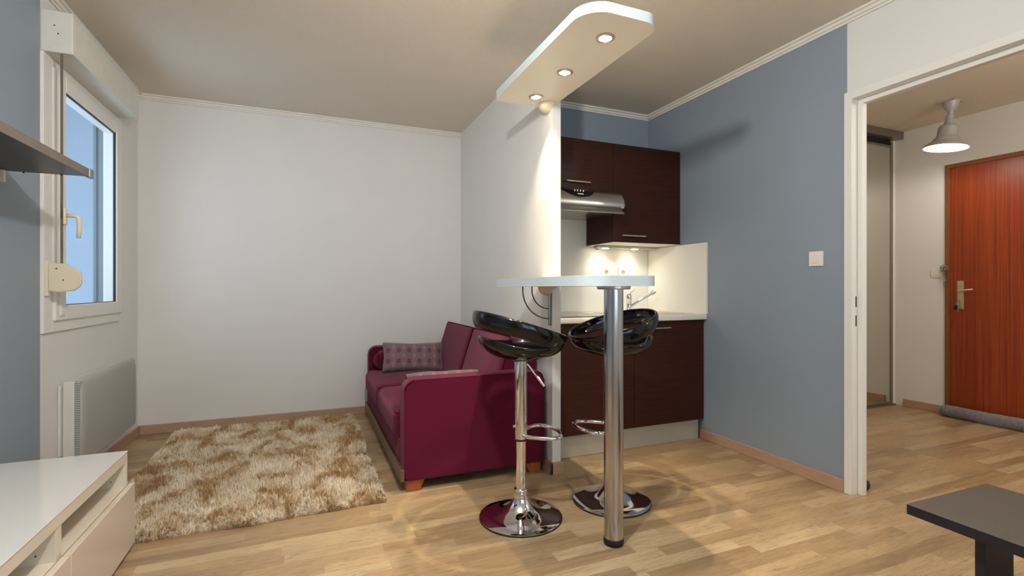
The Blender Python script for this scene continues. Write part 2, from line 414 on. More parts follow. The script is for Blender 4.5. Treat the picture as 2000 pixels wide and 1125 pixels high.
# crown moulding: stepped strip
def crown(name, x0, x1, y0, y1, side):
    bm = B()
    for d, z0, z1 in ((.010, H-.042, H), (.020, H-.030, H), (.034, H-.014, H)):
        a = [x0, x1, y0, y1]
        if side == 'y+': a[2] = y1-d
        if side == 'x-': a[1] = x0+d
        if side == 'x+': a[0] = x1-d
        box(bm, *a, z0, z1, .003)
    return struct(name, bm, M['mould'])
crown('trim_1', XL, PX0, YB-.04, YB, 'y+')
crown('trim_2', XL, XL+.04, YR, YB-.035, 'x-')
crown('trim_3', PX1, XR, YK-.04, YK, 'y+')
crown('trim_4', XR-.04, XR, YR, YK-.035, 'x+')
# door casing of the wide opening to the hall
bm = B()
box(bm, XR-.008, XR+.001, OY1-.028, OY1+.012, 0, OZ+.012, .002)      # face of jamb
box(bm, XR-.008, XR+.001, OY0-.03, OY1-.028, OZ-.028, OZ+.012, .002)
box(bm, XR-.008, XR+.001, OY0-.012, OY0+.028, 0, OZ-.028, .002)
box(bm, XR+.001, XR+.074, OY1-.028, OY1, 0, OZ, .001)
box(bm, XR+.001, XR+.074, OY0, OY1-.028, OZ-.028, OZ, .001)
box(bm, XR+.001, XR+.074, OY0, OY0+.028, 0, OZ-.028, .001)
box(bm, XR+.040, XR+.074, OY1-.052, OY1-.028, 0, OZ-.028, .002)    # stop
box(bm, XR+.040, XR+.074, OY0+.028, OY1-.052, OZ-.052, OZ-.028, .002)
tr = struct('door_1', bm, M['trimw'], 'white doorway frame without a door leaf')
bm = B()
for z in (.905, 1.005): box(bm, XR+.022, XR+.030, OY1-.0295, OY1-.0275, z-.028, z+.028, .0006, 1)
obj('strike_slot', bm, M['dark'], tr)['label'] = 'black latch slots in the jamb'

# ---------------- window on the left wall
win = bpy.data.objects.new('window_1', None); C.objects.link(win); win['kind'] = 'structure'
bm = B(); x0, x1 = XL-.002, XL+.012
box(bm, x0, x1, 2.952, 3.035, .862, 2.183, .002); box(bm, x0, x1, 3.935, 3.985, .862, 2.183, .002)
box(bm, x0, x1, 3.035, 3.935, .862, .925, .002); box(bm, x0, x1, 3.035, 3.935, 2.14, 2.183, .002)
obj('window_surround', bm, M['pvc'], win)
bm = B(); x0, x1 = XL-.05, XL+.024
box(bm, x0, x1, 3.04, 3.155, .915, 2.145, .006); box(bm, x0, x1, 3.87, 3.955, .915, 2.145, .006)
box(bm, x0, x1, 3.155, 3.87, .915, .99, .006); box(bm, x0, x1, 3.155, 3.87, 2.065, 2.145, .006)
# raised inner bead
box(bm, XL+.023, XL+.032, 3.075, 3.125, .94, 2.12, .003)
obj('window_frame', bm, M['pvc'], win)
bm = B()
for a in ((3.153, 3.160, .985, 2.07), (3.866, 3.873, .985, 2.07), (3.153, 3.873, .985, .992), (3.153, 3.873, 2.063, 2.07)): box(bm, XL+.004, XL+.016, a[0]-.001, a[1]+.001, a[2]-.001, a[3]+.001)
obj('gasket', bm, M['rubber'], win)['label'] = 'black glazing gasket'
obj('pane', abox(XL+.004, XL+.007, 3.15, 3.875, .98, 2.075), M['winglass'], win)
hnd = obj('window_handle', abox(XL+.032, XL+.044, 3.085, 3.115, 1.39, 1.47, .004), M['ivory'], win)
bm = tube(B(), [(XL+.044, 3.10, 1.435), (XL+.075, 3.10, 1.435), (XL+.086, 3.10, 1.432), (XL+.092, 3.10, 1.42), (XL+.093, 3.10, 1.36), (XL+.090, 3.10, 1.325)], [.009, .009, .0095, .010, .010, .009], n=12)
obj('handle_lever', bm, M['ivory'], hnd, smooth=True)
# outside: reveal, shutter rail and the side wall of the recessed bay
struct('window_reveal', abox(-1.236, XL-.05, 3.915, WY1, .5, 2.6), M['extb'])
struct('window_reveal', abox(-1.2465, -1.236, 3.913, WY1, .5, 2.6), M['dgrey'])
struct('window_reveal', abox(-1.262, -1.2465, 3.915, WY1, .5, 2.6), M['extb'])
struct('shade_slab', abox(-3.2, XL-.10, 1.6, 4.75, 2.62, 2.75), M['ext'])  # unseen overhead slab, added to darken the top of the outside wall
struct('window_sill_outside', abox(XL-.3, XL-.10, 2.9, WY1+.1, .86, .90), M['marble'])
struct('wall_outside', abox(-3.4, XL-.26, 4.75, 4.95, -.5, 4.2), M['ext'])

# ================================================================ roller shutter box, strap
t = thing('shutter_box', 'long cream roller shutter box mounted above the window', 'shutter box', (XL, 2.95, 2.183))
bm = abox(0, .1205, 0, .985, 0, .195, .004); 
o = obj('housing', bm, M['boxw'], t)
bm = B(); box(bm, .1205, .1225, .012, .975, .178, .183); box(bm, .1205, .1215, .012, .975, .006, .010)
obj('cover_groove', bm, M['boarde'], t)
for (x, z) in ((.052, .125), (.066, .088)): obj('screw', lathe(B(), [(0, 0), (.003, 0), (.003, .002), (0, .002)], (x, -.0005, z), 12, Matrix.Rotation(PI/2, 4, 'X')), M['dgrey'], t)
t = thing('strap_winder', 'cream shutter strap winder with D-shaped plate left of the window', 'strap winder', (XL+.012, 2.958, 1.05))
bm = B()
pts = [(0, .012), (0, .142), (.062, .142), (.112, .112), (.122, .096), (.124, .05), (.118, .034), (.094, .012), (.04, .004)]
prism(bm, pts, 0, .022, .004)
bm.transform(Matrix(((1, 0, 0, .012), (0, 0, 1, 0), (0, 1, 0, 0), (0, 0, 0, 1))))
obj('plate', bm, M['ivory'], t, smooth=True, auto=40)
obj('bracket', abox(0, .013, -.002, .024, -.012, .155, .002), M['ivory'], t)
for (x, z) in ((.045, .118), (.07, .064)): obj('screw', lathe(B(), [(0, -.001), (.003, -.001), (.003, .002), (0, .002)], (x, -.0005, z), 12, Matrix.Rotation(PI/2, 4, 'X')), M['dgrey'], t)
bm = B(); box(bm, .056, .062, .006, .020, .140, 1.133)
obj('strap', bm, M['strap'], t)['label'] = 'grey woven strap running up to the shutter box'

# ================================================================ wall shelf
t = thing('wall_shelf', 'dark brown wall shelf on the blue wall left of the window', 'shelf', (XL, 0, 1.55))
obj('board', abox(.001, .288, 1.2, 2.622, 0, .032, .001), M['shelf'], t)
obj('front_edge', abox(.286, .289, 1.2, 2.622, 0, .033), M['shelfe'], t)['label'] = 'lighter brown front edge'
obj('end_cap', abox(.276, .292, 2.622, 2.666, -.002, .036, .002), M['grey'], t)['label'] = 'grey metal end cap'
obj('bracket', abox(.001, .03, 2.585, 2.60, -.05, -.001, .002), M['switch'], t)['label'] = 'white wall bracket'
for (x, y) in ((.08, 2.612), (.20, 2.612)): obj('screw', lathe(B(), [(0, -.006), (.003, -.006), (.003, 0), (0, 0)], (x, y, 0), 10), M['dgrey'], t)

# ================================================================ panel heater
t = thing('panel_heater', 'white electric panel heater on the wall under the window', 'heater', (XL, 3.06, .185))
obj('wall_bracket', abox(.001, .03, .06, .84, .05, .40, .002), M['radf'], t)
obj('back_case', abox(.030, .078, .03, .865, .008, .425, .006), M['rad'], t)
obj('side_grille', abox(.078, .102, .03, .865, .012, .424, .003), M['perf'], t)['label'] = 'perforated grey air grille'
# front panel with curved vertical edges and a sloped top
bm = B(); n = 10; prof = []
W = .87
pts = [(.100, .0), (.100, .02), (.106, .02)]
ys = [0.03, .034, .045, .06, W*.5, .84, .855, .866, .87]
xs = [.100, .106, .110, .112, .114, .112, .110, .106, .100]
zs = [(0, -.012), (.012, 0), (.3, .001), (.385, 0), (.43, -.012), (.442, -.022)]
grid = []
for z, dx in zs:
    row = [bm.verts.new((x+dx, y, z)) for x, y in zip(xs, ys)]; grid.append(row)
for a, b in zip(grid, grid[1:]):
    for i in range(len(a)-1): bm.faces.new((a[i], a[i+1], b[i+1], b[i]))
bmesh.ops.solidify(bm, geom=bm.faces[:], thickness=.004)
obj('front_panel', bm, M['radf'], t, smooth=True, auto=35)

# ================================================================ rug
RX, RY = (-.905, .36), (2.515, 4.315)
t = thing('rug', 'beige and tan shaggy rug on the floor in front of the sofa', 'rug', (0, 0, 0))
def rugpt(u, v):
    # slightly irregular rectangle
    x = RX[0]+(RX[1]-RX[0])*u; y = RY[0]+(RY[1]-RY[0])*v
    x += .006*math.sin(v*11)+.004*math.sin(v*23+1) ; y += .006*math.sin(u*9)+.004*math.sin(u*21)
    y += .02*(1-u)*(1-v)*0
    return x, y
bm = B(); prism(bm, [rugpt((x-RX[0])/(RX[1]-RX[0]), (y-RY[0])/(RY[1]-RY[0])) for x, y in rrect(RX[0]+.012, RX[1]-.012, RY[0]+.012, RY[1]-.012, .03, 5)], 0.001, .012)
obj('backing', bm, M['rug'], t)
rng = np.random.default_rng(3)
NT = 130000
u = rng.random(NT); v = rng.random(NT)
# denser near the two visible front edges
k = 22000; u[:k] = rng.random(k); v[:k] = rng.random(k)**2*.06
k2 = 11000; u[k:k+k2] = 1-rng.random(k2)**2*.06
px = RX[0]+(RX[1]-RX[0])*u+.006*np.sin(v*11)+.004*np.sin(v*23+1); py = RY[0]+(RY[1]-RY[0])*v+.006*np.sin(u*9)+.004*np.sin(u*21)
# low frequency clumps of lean direction
ang = 2.2*np.sin(px*9+2*np.sin(py*7))+2.0*np.cos(py*10+1.3*np.sin(px*11))+rng.normal(0, 1.3, NT)
L = rng.uniform(.020, .036, NT); lean = rng.uniform(.25, .9, NT)*L
edge = np.minimum(np.minimum(u*(RX[1]-RX[0]), (1-u)*(RX[1]-RX[0])), np.minimum(v, 1-v)*(RY[1]-RY[0]))
inw = np.clip(edge/.03, 0, 1)
cxr, cyr = (RX[0]+RX[1])/2, (RY[0]+RY[1])/2
dx = np.cos(ang)*lean; dy = np.sin(ang)*lean
# keep the tips from growing far past the border
dx *= .6+.4*inw; dy *= .6+.4*inw
cell = .017; gx, gy = np.floor(px/cell+.35*np.sin(py*60)), np.floor(py/cell+.35*np.sin(px*70))
hsh = np.sin(gx*12.9898+gy*78.233)*43758.5453; hsh -= np.floor(hsh); hs2 = np.sin(gx*39.34+gy*11.13)*24634.63; hs2 -= np.floor(hs2)
tcx = (gx+.5+.6*(hsh-.5))*cell-.35*cell*np.sin(py*60); tcy = (gy+.5+.6*(hs2-.5))*cell-.35*cell*np.sin(px*70)
ca = 6.283*hsh; pull = .62*inw
dx = dx*(1-pull)+pull*(tcx-px+.012*np.cos(ca)); dy = dy*(1-pull)+pull*(tcy-py+.012*np.sin(ca))
L = L*(.72+.5*hs2)
z0 = .001+.008*inw; hgt = np.sqrt(np.maximum(L*L-lean*lean*.8, 1e-5))*(.55+.45*inw)
wd = rng.uniform(.0012, .0024, NT); pa = ang+PI/2+rng.normal(0, .5, NT)
wx, wy = np.cos(pa)*wd, np.sin(pa)*wd
V = np.zeros((NT, 5, 3))
V[:, 0] = np.c_[px-wx, py-wy, z0]; V[:, 1] = np.c_[px+wx, py+wy, z0]
V[:, 2] = np.c_[px+dx*.4-wx, py+dy*.4-wy, z0+hgt*.65]; V[:, 3] = np.c_[px+dx*.4+wx, py+dy*.4+wy, z0+hgt*.65]
V[:, 4] = np.c_[px+dx, py+dy, z0+hgt]
base = np.arange(NT)*5
F4 = np.c_[base, base+1, base+3, base+2]; F3 = np.c_[base+2, base+3, base+4]
me = bpy.data.meshes.new('pile')
me.vertices.add(NT*5); me.vertices.foreach_set('co', V.reshape(-1))
loops = np.concatenate([F4.reshape(-1), F3.reshape(-1)]); me.loops.add(len(loops)); me.loops.foreach_set('vertex_index', loops.astype(np.int32))
starts = np.concatenate([np.arange(NT)*4, NT*4+np.arange(NT)*3]); tot = np.concatenate([np.full(NT, 4), np.full(NT, 3)])
me.polygons.add(NT*2); me.polygons.foreach_set('loop_start', starts.astype(np.int32)); me.polygons.foreach_set('loop_total', tot.astype(np.int32))
me.update(calc_edges=True); me.validate(); me.materials.append(M['rug'])
o = bpy.data.objects.new('pile', me); C.objects.link(o); o.parent = t; o['kind'] = 'stuff'

# ================================================================ TV bench
t = thing('tv_bench', 'low white tv bench with open shelf and drawers below the wall shelf', 'tv bench', (XL+.03, 0, 0))
xf = -.69-(XL+.03); Y0, Y1 = .69, 2.494
obj('top_panel', abox(0, xf, Y0, Y1, .358, .397, .0015), M['tvi'], t)
obj('glass_top', abox(0, xf+.002, Y0, Y1+.001, .3972, .4015, .001), M['tvw'], t)['label'] = 'glossy white glass top'
for (a, b) in ((Y1-.018, Y1), (Y0, Y0+.018)): obj('side_panel', abox(0, xf, a, b, .02, .358, .001), M['tvi'], t)
for yc in (1.293, 1.893): obj('divider', abox(.01, xf-.003, yc-.018, yc+.018, .02, .358, .001), M['tvi'], t)
obj('back_panel', abox(0, .008, Y0+.018, Y1-.018, .02, .358), M['tvi'], t)
obj('shelf_panel', abox(.008, xf-.004, Y0+.018, Y1-.018, .235, .258, .001), M['tvi'], t)
obj('base_panel', abox(.008, xf-.004, Y0+.018, Y1-.018, .02, .038, .001), M['tvi'], t)
for i in range(3):
    a = Y0+.003+i*.602; b = a+.596
    obj('drawer_front', abox(xf+.006, xf+.026, a, b, .018, .266, .0015), M['tvf'], t)
for yw in (Y1-.018, 1.875):
    for z in (.325, .285):
        obj('peg_hole', lathe(B(), [(0, 0), (.0025, 0), (.0025, .0015), (0, .0015)], (xf-.05, yw, z), 8, Matrix.Rotation(PI/2, 4, 'X')), M['dgrey'], t)
for (x, y) in ((.05, Y0+.08), (xf-.06, Y0+.08), (.05, Y1-.08), (xf-.06, Y1-.08)):
    obj('foot', lathe(B(), [(0, 0), (.02, 0), (.02, .02), (0, .02)], (x, y, 0), 16), M['rubber'], t)

# ================================================================ sofa
SX0, SX1, SY0, SY1 = .465, 1.285, 2.585, 4.275
t = thing('sofa', 'plum two seat sofa with wooden feet against the partition wall', 'sofa', ((SX0+SX1)/2, (SY0+SY1)/2, 0))
ox, oy = (SX0+SX1)/2, (SY0+SY1)/2
def W2(x0, x1, y0, y1, z0, z1): return x0-ox, x1-ox, y0-oy, y1-oy, z0, z1
obj('base_frame', abox(*W2(SX0+.012, SX1-.01, SY0+.10, SY1-.10, .075, .27), .012), M['sofa'], t)
obj('back_frame', abox(*W2(1.17, SX1, SY0+.10, SY1-.10, .08, .70), .02, 4), M['sofa'], t)
def armmesh(y0, y1):
    # profile in XZ with rounded front/top, extruded in Y
    pts = rrect(SX0, SX1-.002, .062, .592, (.012, .012, .05, .065), 8)
    bm = B(); prism(bm, pts, y0, y1, .012, 0, 3)
    for v in bm.verts: v.co = Vector((v.co.x-ox, v.co.z-oy, v.co.y))
    return bm
for (a, b) in ((SY0, SY0+.115), (SY1-.115, SY1)):
    am = obj('armrest', armmesh(a, b), M['sofa'], t, smooth=True, auto=50)
    for yy in (a+.004, b-.004):
        pts = rrect(SX0+.006, SX1-.01, .07, .584, (.012, .012, .05, .062), 8)
        obj('piping', tube(B(), [(x-ox, yy-oy, z) for x, z in pts], .0042, True, 8), M['pipe'], am, smooth=True)
ym = (SY0+SY1)/2
def pipe_loop(T, hx, hy, z, r, parent, ins=.0):
    pts = rrect(-hx, hx, -hy, hy, r, 6)
    obj('piping', tube(B(), [tuple(T @ Vector((x, y, z))) for x, y in pts], .0038, True, 8), M['pipe'], parent, smooth=True)
for (a, b) in ((SY0+.117, ym-.002), (ym+.002, SY1-.117)):
    hx, hy, hz = (1.08-.435)/2, (b-a)/2, .075
    T = Matrix.Translation((.435+hx-ox, (a+b)/2-oy, .325))
    s_ = obj('seat_cushion', softbox(hx, hy, hz+.005, .045, (.012, 0, .022), T=T), M['sofa'], t, smooth=True)
    pipe_loop(T, hx-.012, hy-.008, hz-.012, .04, s_)
    # skirt hanging below the cushion to the rail
    s2 = obj('seat_front', abox(*W2(.462, .50, a, b, .125, .262), .012, 3), M['sofa'], t)
for (a, b) in ((SY0+.117, ym-.002), (ym+.002, SY1-.117)):
    hy = (b-a)/2; Lb = .46; th = .075
    p0 = Vector((.985, 0, .375)); p1 = Vector((1.118, 0, .792))
    d = (p1-p0).normalized(); nrm = Vector((d.z, 0, -d.x))  # pointing to +x (back)
    R = Matrix(((nrm.x, 0, d.x, 0), (0, 1, 0, 0), (nrm.z, 0, d.z, 0), (0, 0, 0, 1)))
    cc = (p0+p1)/2+nrm*th
    T = Matrix.Translation((cc.x-ox, (a+b)/2-oy, cc.z)) @ R
    s_ = obj('back_cushion', softbox(th, hy, (p1-p0).length/2+.0, .03, (.01, 0, .0), T=T), M['sofa'], t, smooth=True)
    hz = (p1-p0).length/2
    pts = rrect(-hy+.006, hy-.006, -hz+.006, hz-.006, .03, 6)
    obj('piping', tube(B(), [tuple(T @ Vector((-th+.009, y, z))) for y, z in pts], .0038, True, 8), M['pipe'], s_, smooth=True)
for yc in (SY0+.117+.083, SY1-.117-.083):
    T = Matrix.Translation(((.50+1.0)/2-ox, yc-oy, .492))
    b_ = obj('bolster', softbox(.25, .082, .082, .0815, (.012, .0, .0), 18, T=T), M['sofa'], t, smooth=True)
    ring = [(-.232, .076*math.cos(2*PI*i/28), .076*math.sin(2*PI*i/28)) for i in range(28)]
    obj('piping', tube(B(), [tuple(T @ Vector(p)) for p in ring], .003, True, 8), M['pipe'], b_, smooth=True)
obj('front_rail', abox(*W2(.446, .466, SY0-.004, SY1+.004, .062, .125), .003), M['rail'], t)['label'] = 'dark wooden front rail'
for (x, y, sx) in ((.53, SY0+.05, 1), (1.215, SY0+.05, -1), (.53, SY1-.05, 1), (1.215, SY1-.05, -1)):
    bm = B(); pr = bmesh.ops.create_cube(bm, size=1)
    for v in bm.verts:
        top = v.co.z > 0
        xx = v.co.x*.10; 
        if not top: xx = xx*.72-sx*.014
        v.co = Vector((x-ox+xx, y-oy+v.co.y*.07, .062 if top else .0))
    bmesh.ops.bevel(bm, geom=bm.edges[:], offset=.003, segments=2, affect='EDGES')
    obj('foot', bm, M['feet'], t)['label'] = 'orange wooden foot'
def pillow(w, h, th):
    bm = B(); bmesh.ops.create_grid(bm, x_segments=26, y_segments=18, size=1)
    top = bm.verts[:]
    def f(u, v, s):
        k = max(0, (1-u**6)*(1-v**6))**.5*(1-.25*(u*u+v*v)/2)
        pin = 1-.05*(1-abs(v))*(abs(u)**3) ; pin2 = 1-.07*(1-abs(u))*(abs(v)**3)
        wr = .004*math.sin(9*u+3*v)*(1-u*u)
        return Vector((u*w/2*pin, v*h/2*pin2, s*(th/2*k+.0015)+wr*k))
    g = bmesh.ops.duplicate(bm, geom=bm.faces[:])
    dv = [e for e in g['geom'] if isinstance(e, bmesh.types.BMVert)]
    for v in top: v.co = f(v.co.x, v.co.y, 1)
    for v in dv: v.co = f(v.co.x, v.co.y, -1)
    for fc in [e for e in g['geom'] if isinstance(e, bmesh.types.BMFace)]: fc.normal_flip()
    es = [e for e in bm.edges if e.is_boundary]; bmesh.ops.bridge_loops(bm, edges=es)
    return bm
o = tag(obj('cushion', pillow(.475, .235, .10), M['cush'], smooth=True), 'patterned grey and pink cushion leaning on the far bolster of the sofa', 'cushion', 'patterned cushions')
o.location = (.775, 3.905, .527); o.rotation_euler = (math.radians(68), math.radians(3), math.radians(-2))
o = tag(obj('cushion', pillow(.475, .235, .10), M['cush'], smooth=True), 'patterned cushion barely peeking over the near armrest of the sofa', 'cushion', 'patterned cushions')
o.location = (.80, 2.975, .461); o.rotation_euler = (math.radians(-42), 0, math.radians(178))

# ================================================================ bar + canopy
BX0, BX1, BY0, BY1 = .99, 1.348, 1.628, 2.645
def slab(z0, z1):
    # notch: the part right of the partition face stops at the partition end
    pts = []
    pts += rrect(BX0, BX1, BY0, BY1, (.115, .075, 0, .04), 10)[:22]
    pts = rrect(BX0, BX1, BY0, BY1, (.115, .075, .0, .045), 12)
    # replace the far right corner by a notch around the partition
    out = []
    for p in pts:
        if abs(p[0]-BX1) < 1e-5 and abs(p[1]-BY1) < 1e-5:
            out += [(BX1, YP), (PX0, YP), (PX0, BY1)]
        else: out.append(p)
    bm = B(); prism(bm, out, z0, z1, .0025, 1, 2); return bm
t = thing('bar_counter', 'narrow white bar counter on a steel post at the end of the partition', 'bar counter', (1.19, 1.745, 0))
def local(bm, t):
    bm.transform(Matrix.Translation(-Vector(t.location))); return bm
obj('bar_top', local(slab(1.084, 1.126), t), [M['board'], M['boarde']], t, smooth=True, auto=30)
obj('post', lathe(B(), [(.0, .03), (.0405, .03), (.0405, 1.072), (0, 1.072)], n=48), M['bsteel'], t, smooth=True, auto=40)['label'] = 'brushed steel post'
obj('post_flange', lathe(B(), [(0, 1.070), (.064, 1.070), (.070, 1.074), (.070, 1.084), (0, 1.084)], n=40), M['satin'], t, smooth=True, auto=30)
obj('post_foot', lathe(B(), [(0, 0), (.038, 0), (.042, .006), (.042, .028), (.040, .031), (0, .031)], n=40), M['rubber'], t, smooth=True, auto=40)['label'] = 'black rubber foot'
def cap(zt, t, yc=2.575):
    bm = B(); n = 24; rings = []
    for k in range(9):
        a = k/8*PI/2; r = .062*math.cos(a); z = zt-.055*math.sin(a)
        rings.append([bm.verts.new((PX0-r*math.sin(PI*i/n), yc+r*math.cos(PI*i/n), z)) for i in range(n+1)])
    for a, b in zip(rings, rings[1:]):
        for i in range(n): bm.faces.new((a[i], a[i+1], b[i+1], b[i]))
    bmesh.ops.remove_doubles(bm, verts=bm.verts, dist=.0004)
    bmesh.ops.holes_fill(bm, edges=[e for e in bm.edges if e.is_boundary])
    obj('bracket_cap', local(bm, t), M['ivory'], t, smooth=True, auto=50)
cap(1.084, t, 2.58)
# curved double bracket under the bar
bm = B(); yb = 2.55
for r in (.165, .108):
    zc = 1.084-.02; pts = [(PX0-.012-r, yb, 1.086)]+[(PX0-.012-r*math.cos(a), yb, zc-r*math.sin(a)) for a in [i/16*PI/2 for i in range(17)]]
    tube(bm, pts, .0035, n=10)
obj('rack_arc', local(bm, t), M['dgrey'], t, smooth=True)['label'] = 'two thin curved metal bars'
bm = B(); box(bm, PX0-.014, PX0-.0005, yb-.012, yb+.012, .86, 1.05, .005)
obj('bracket_plate', local(bm, t), M['grey'], t)
t = thing('light_canopy', 'white rounded canopy board with spotlights above the bar', 'light canopy', (1.19, 2.13, 2.155))
obj('canopy_board', local(slab(2.155, 2.197), t), [M['board'], M['boarde']], t, smooth=True, auto=30)
cap(2.155, t, 2.575)
for i, ((x, y), lab) in enumerate(zip(SPOT_XY, ('lit recessed spotlight nearest the rounded front end of the canopy', 'lit recessed spotlight in the middle of the canopy', 'lit recessed spotlight at the wall end of the canopy'))):
    d = thing('downlight', lab, 'spotlight', (x, y, 2.155), 0, 'canopy spotlights')
    obj('trim_ring', lathe(B(), [(.027, -.001), (.0275, -.006), (.034, -.008), (.041, -.005), (.042, 0), (.03, 0), (.027, -.001)], n=36), M['satin'], d, smooth=True)
    obj('bulb', lathe(B(), [(0, -.0075), (.014, -.007), (.024, -.004), (.0265, 0), (0, 0)], n=28), M['bulb'], d, smooth=True)['label'] = 'glowing halogen bulb'

# ================================================================ bar stools
def stool(label, loc, rz, zoff=0, la=0):
    """local +x is the back of the seat"""
    s = thing('bar_stool', label, 'bar stool', loc, rz, 'black bar stools')
    obj('base', lathe(B(), [(0, .0), (.185, .0), (.193, .004), (.1935, .010), (.186, .014), (.15, .019), (.11, .028), (.075, .044), (.05, .066), (.036, .092), (.030, .118), (.032, .122), (.032, .134), (.0285, .138), (0, .138)], n=64), M['chrome'], s, smooth=True, auto=50)
    obj('base_ring', lathe(B(), [(.180, 0), (.194, 0), (.1950, .003), (.1945, .007), (.186, .003)], n=64), M['rubber'], s, smooth=True)
    obj('gas_column', lathe(B(), [(0, .136), (.0235, .136), (.0235, .40), (0, .40)], n=36), M['chrome'], s, smooth=True, auto=40)
    obj('collar', lathe(B(), [(.0235, .362), (.0295, .362), (.030, .366), (.030, .372), (.0235, .372)], n=36), M['rubber'], s, smooth=True, auto=40)
    obj('sleeve', lathe(B(), [(0, .372), (.030, .372), (.030, .745+zoff), (0, .745+zoff)], n=40), M['chrome'], s, smooth=True, auto=40)
    obj('knob', tube(B(), [(.028, 0, .43), (.042, 0, .43)], .006, n=12), M['chrome'], s, smooth=True, auto=40)
    # footrest: D-shaped loop pointing to the front (-x)
    path = []
    for i in range(25):
        a = PI/2+i/24*PI
        path.append((-.092+.100*math.cos(a), .138*math.sin(a), .384-.006*math.cos(a)))
    path = [(.0, .026, .386), (-.025, .05, .386), (-.055, .105, .386)]+path[3:-3]+[(-.055, -.105, .386), (-.025, -.05, .386), (.0, -.026, .386)]
    # smooth
    P = [Vector(p) for p in path]
    for _ in range(3):
        P = [P[0]]+[(P[i-1]+P[i]*2+P[i+1])/4 for i in range(1, len(P)-1)]+[P[-1]]
    obj('footrest', tube(B(), P, .0095, n=14), M['chrome'], s, smooth=True)
    bm = B(); tube(bm, [(.0, .0, .748), (-.035, .012, .712), (-.062, .02, .672), (-.085, .03, .645)], .0042, n=10)
    lv = obj('lever', bm, M['chrome'], s, smooth=True)
    lm = Matrix.Rotation(la, 4, 'Z')
    bpy.data.objects[lv.name].data.transform(lm)
    lg = obj('lever_grip', tube(B(), [(-.072, .025, .660), (-.104, .037, .615)], .0075, n=12), M['chrome'], lv, smooth=True, auto=40); lg.data.transform(lm)
    obj('seat_plate', abox(-.05, .05, -.05, .05, .738+zoff, .756+zoff, .004), M['dgrey'], s)
    # shell
    N = 64; zb = .752+zoff; zr = .848+zoff
    bm = B(); rows = []
    def ring(fn): rows.append([bm.verts.new(fn(2*PI*i/N)) for i in range(N)])
    def ell(ph, r, grow=0):
        c, s_ = math.cos(ph), math.sin(ph)
        return Vector((c*r*(1.0 if c > 0 else 1.04), s_*r*1.03, 0))
    c0 = bm.verts.new((0, 0, zb))
    for k in range(1, 9):
        tt = k/8
        def fn(ph, tt=tt):
            back = (1+math.cos(ph))/2
            r = .02+(.176-.0*back)*math.sin(tt*PI/2)**.9
            rim = zr-.012-.026*math.sin(ph)**2+.022*back**3
            z = zb+(rim-zb)*(1-math.cos(tt*PI/2))**1.1
            p = ell(ph, r); p.z = z; return p
        ring(fn)
    # slot rows then band
    def band(fr):
        def fn(ph):
            back = (1+math.cos(ph))/2
            r = .194+.006*fr+.010*back+.010*back*fr
            ztop = zr-.006+.130*back**1.05
            hb = .010+.048*min(1, back*2.2)+.020*back
            zlow = ztop-hb
            z = zlow+(ztop-zlow)*fr
            r += -.0 + .010*math.sin(fr*PI)*back
            p = ell(ph, r+.006*(1-back)); p.z = z; return p
        return fn
    for fr in (0, .2, .4, .6, .8, 1): ring(band(fr))
    # rolled lip
    def lip(ph):
        p = band(1)(ph); q = p.copy(); q.xy *= .955; q.z -= .003; return q
    ring(lip)
    for i in range(N): bm.faces.new((c0, rows[0][i], rows[0][(i+1) % N]))
    for k in range(len(rows)-1):
        for i in range(N):
            if k == 7:
                ph = 2*PI*(i+.5)/N; back = (1+math.cos(ph))/2
                if back > .15: continue
            bm.faces.new((rows[k][i], rows[k][(i+1) % N], rows[k+1][(i+1) % N], rows[k+1][i]))
    bmesh.ops.recalc_face_normals(bm, faces=bm.faces)
    o = obj('seat_shell', bm, M['black'], s, smooth=True)
    md = o.modifiers.new('solid', 'SOLIDIFY'); md.thickness = .012; md.offset = 0
    md = o.modifiers.new('sub', 'SUBSURF'); md.levels = 2; md.render_levels = 2
    return s
stool('black bar stool with chrome stem in front of the plum sofa', (.924, 2.113, 0), PI)
stool('black bar stool behind the steel bar post, on the kitchen side', (1.42, 2.10, 0), 0, -.006, math.radians(-105))

# ================================================================ kitchen
def handle(x0, x1, y, z, parent):
    bm = B(); tube(bm, [(x0, y-.028, z), (x1, y-.028, z)], .0055, n=12)
    for x in (x0+.012, x1-.012): tube(bm, [(x, y-.028, z), (x, y, z)], .004, n=10)
    return obj('handle', bm, M['satin'], parent, smooth=True, auto=50)
def cabinet(name, label, x0, x1, yf, yb_, z0, z1, hx, hz, group, white_bottom=False):
    t = thing(name, label, 'cabinet', ((x0+x1)/2, yb_, z0), 0, group)
    ox_, oy_, oz = t.location
    g = .0015
    obj('body', abox(x0+g-ox_, x1-g-ox_, yf+.021-oy_, 0, 0, z1-z0, .001), M['wengeb'], t)
    if white_bottom: obj('underside', abox(x0+.003-ox_, x1-.003-ox_, yf+.003-oy_, -.002, -.003, 0), M['work'], t)['label'] = 'white underside'
    d = obj('door', abox(x0+g-ox_, x1-g-ox_, yf-oy_, yf+.019-oy_, .001, z1-z0-.001, .0015), M['wenge'], t)
    handle(hx[0]-ox_, hx[1]-ox_, yf-oy_, hz-oz, d)
    return t
g = 'dark brown wall cabinets'
cabinet('wall_cabinet', 'short dark brown wall cabinet above the cooker hood', 1.405, 2.005, 2.944, YK-.001, 1.757, 2.105, (1.615, 1.80), 1.803, g)
cabinet('wall_cabinet', 'tall dark brown wall cabinet right of the cooker hood', 2.005, 2.605, 2.944, YK-.018, 1.404, 2.105, (2.065, 2.265), 1.452, g, True)
g = 'dark brown base cabinets'
cabinet('base_cabinet', 'dark brown base cabinet next to the partition, under the hob', 1.405, 2.005, 2.70, YK-.001, .145, .852, (1.765, 1.955), .805, g)
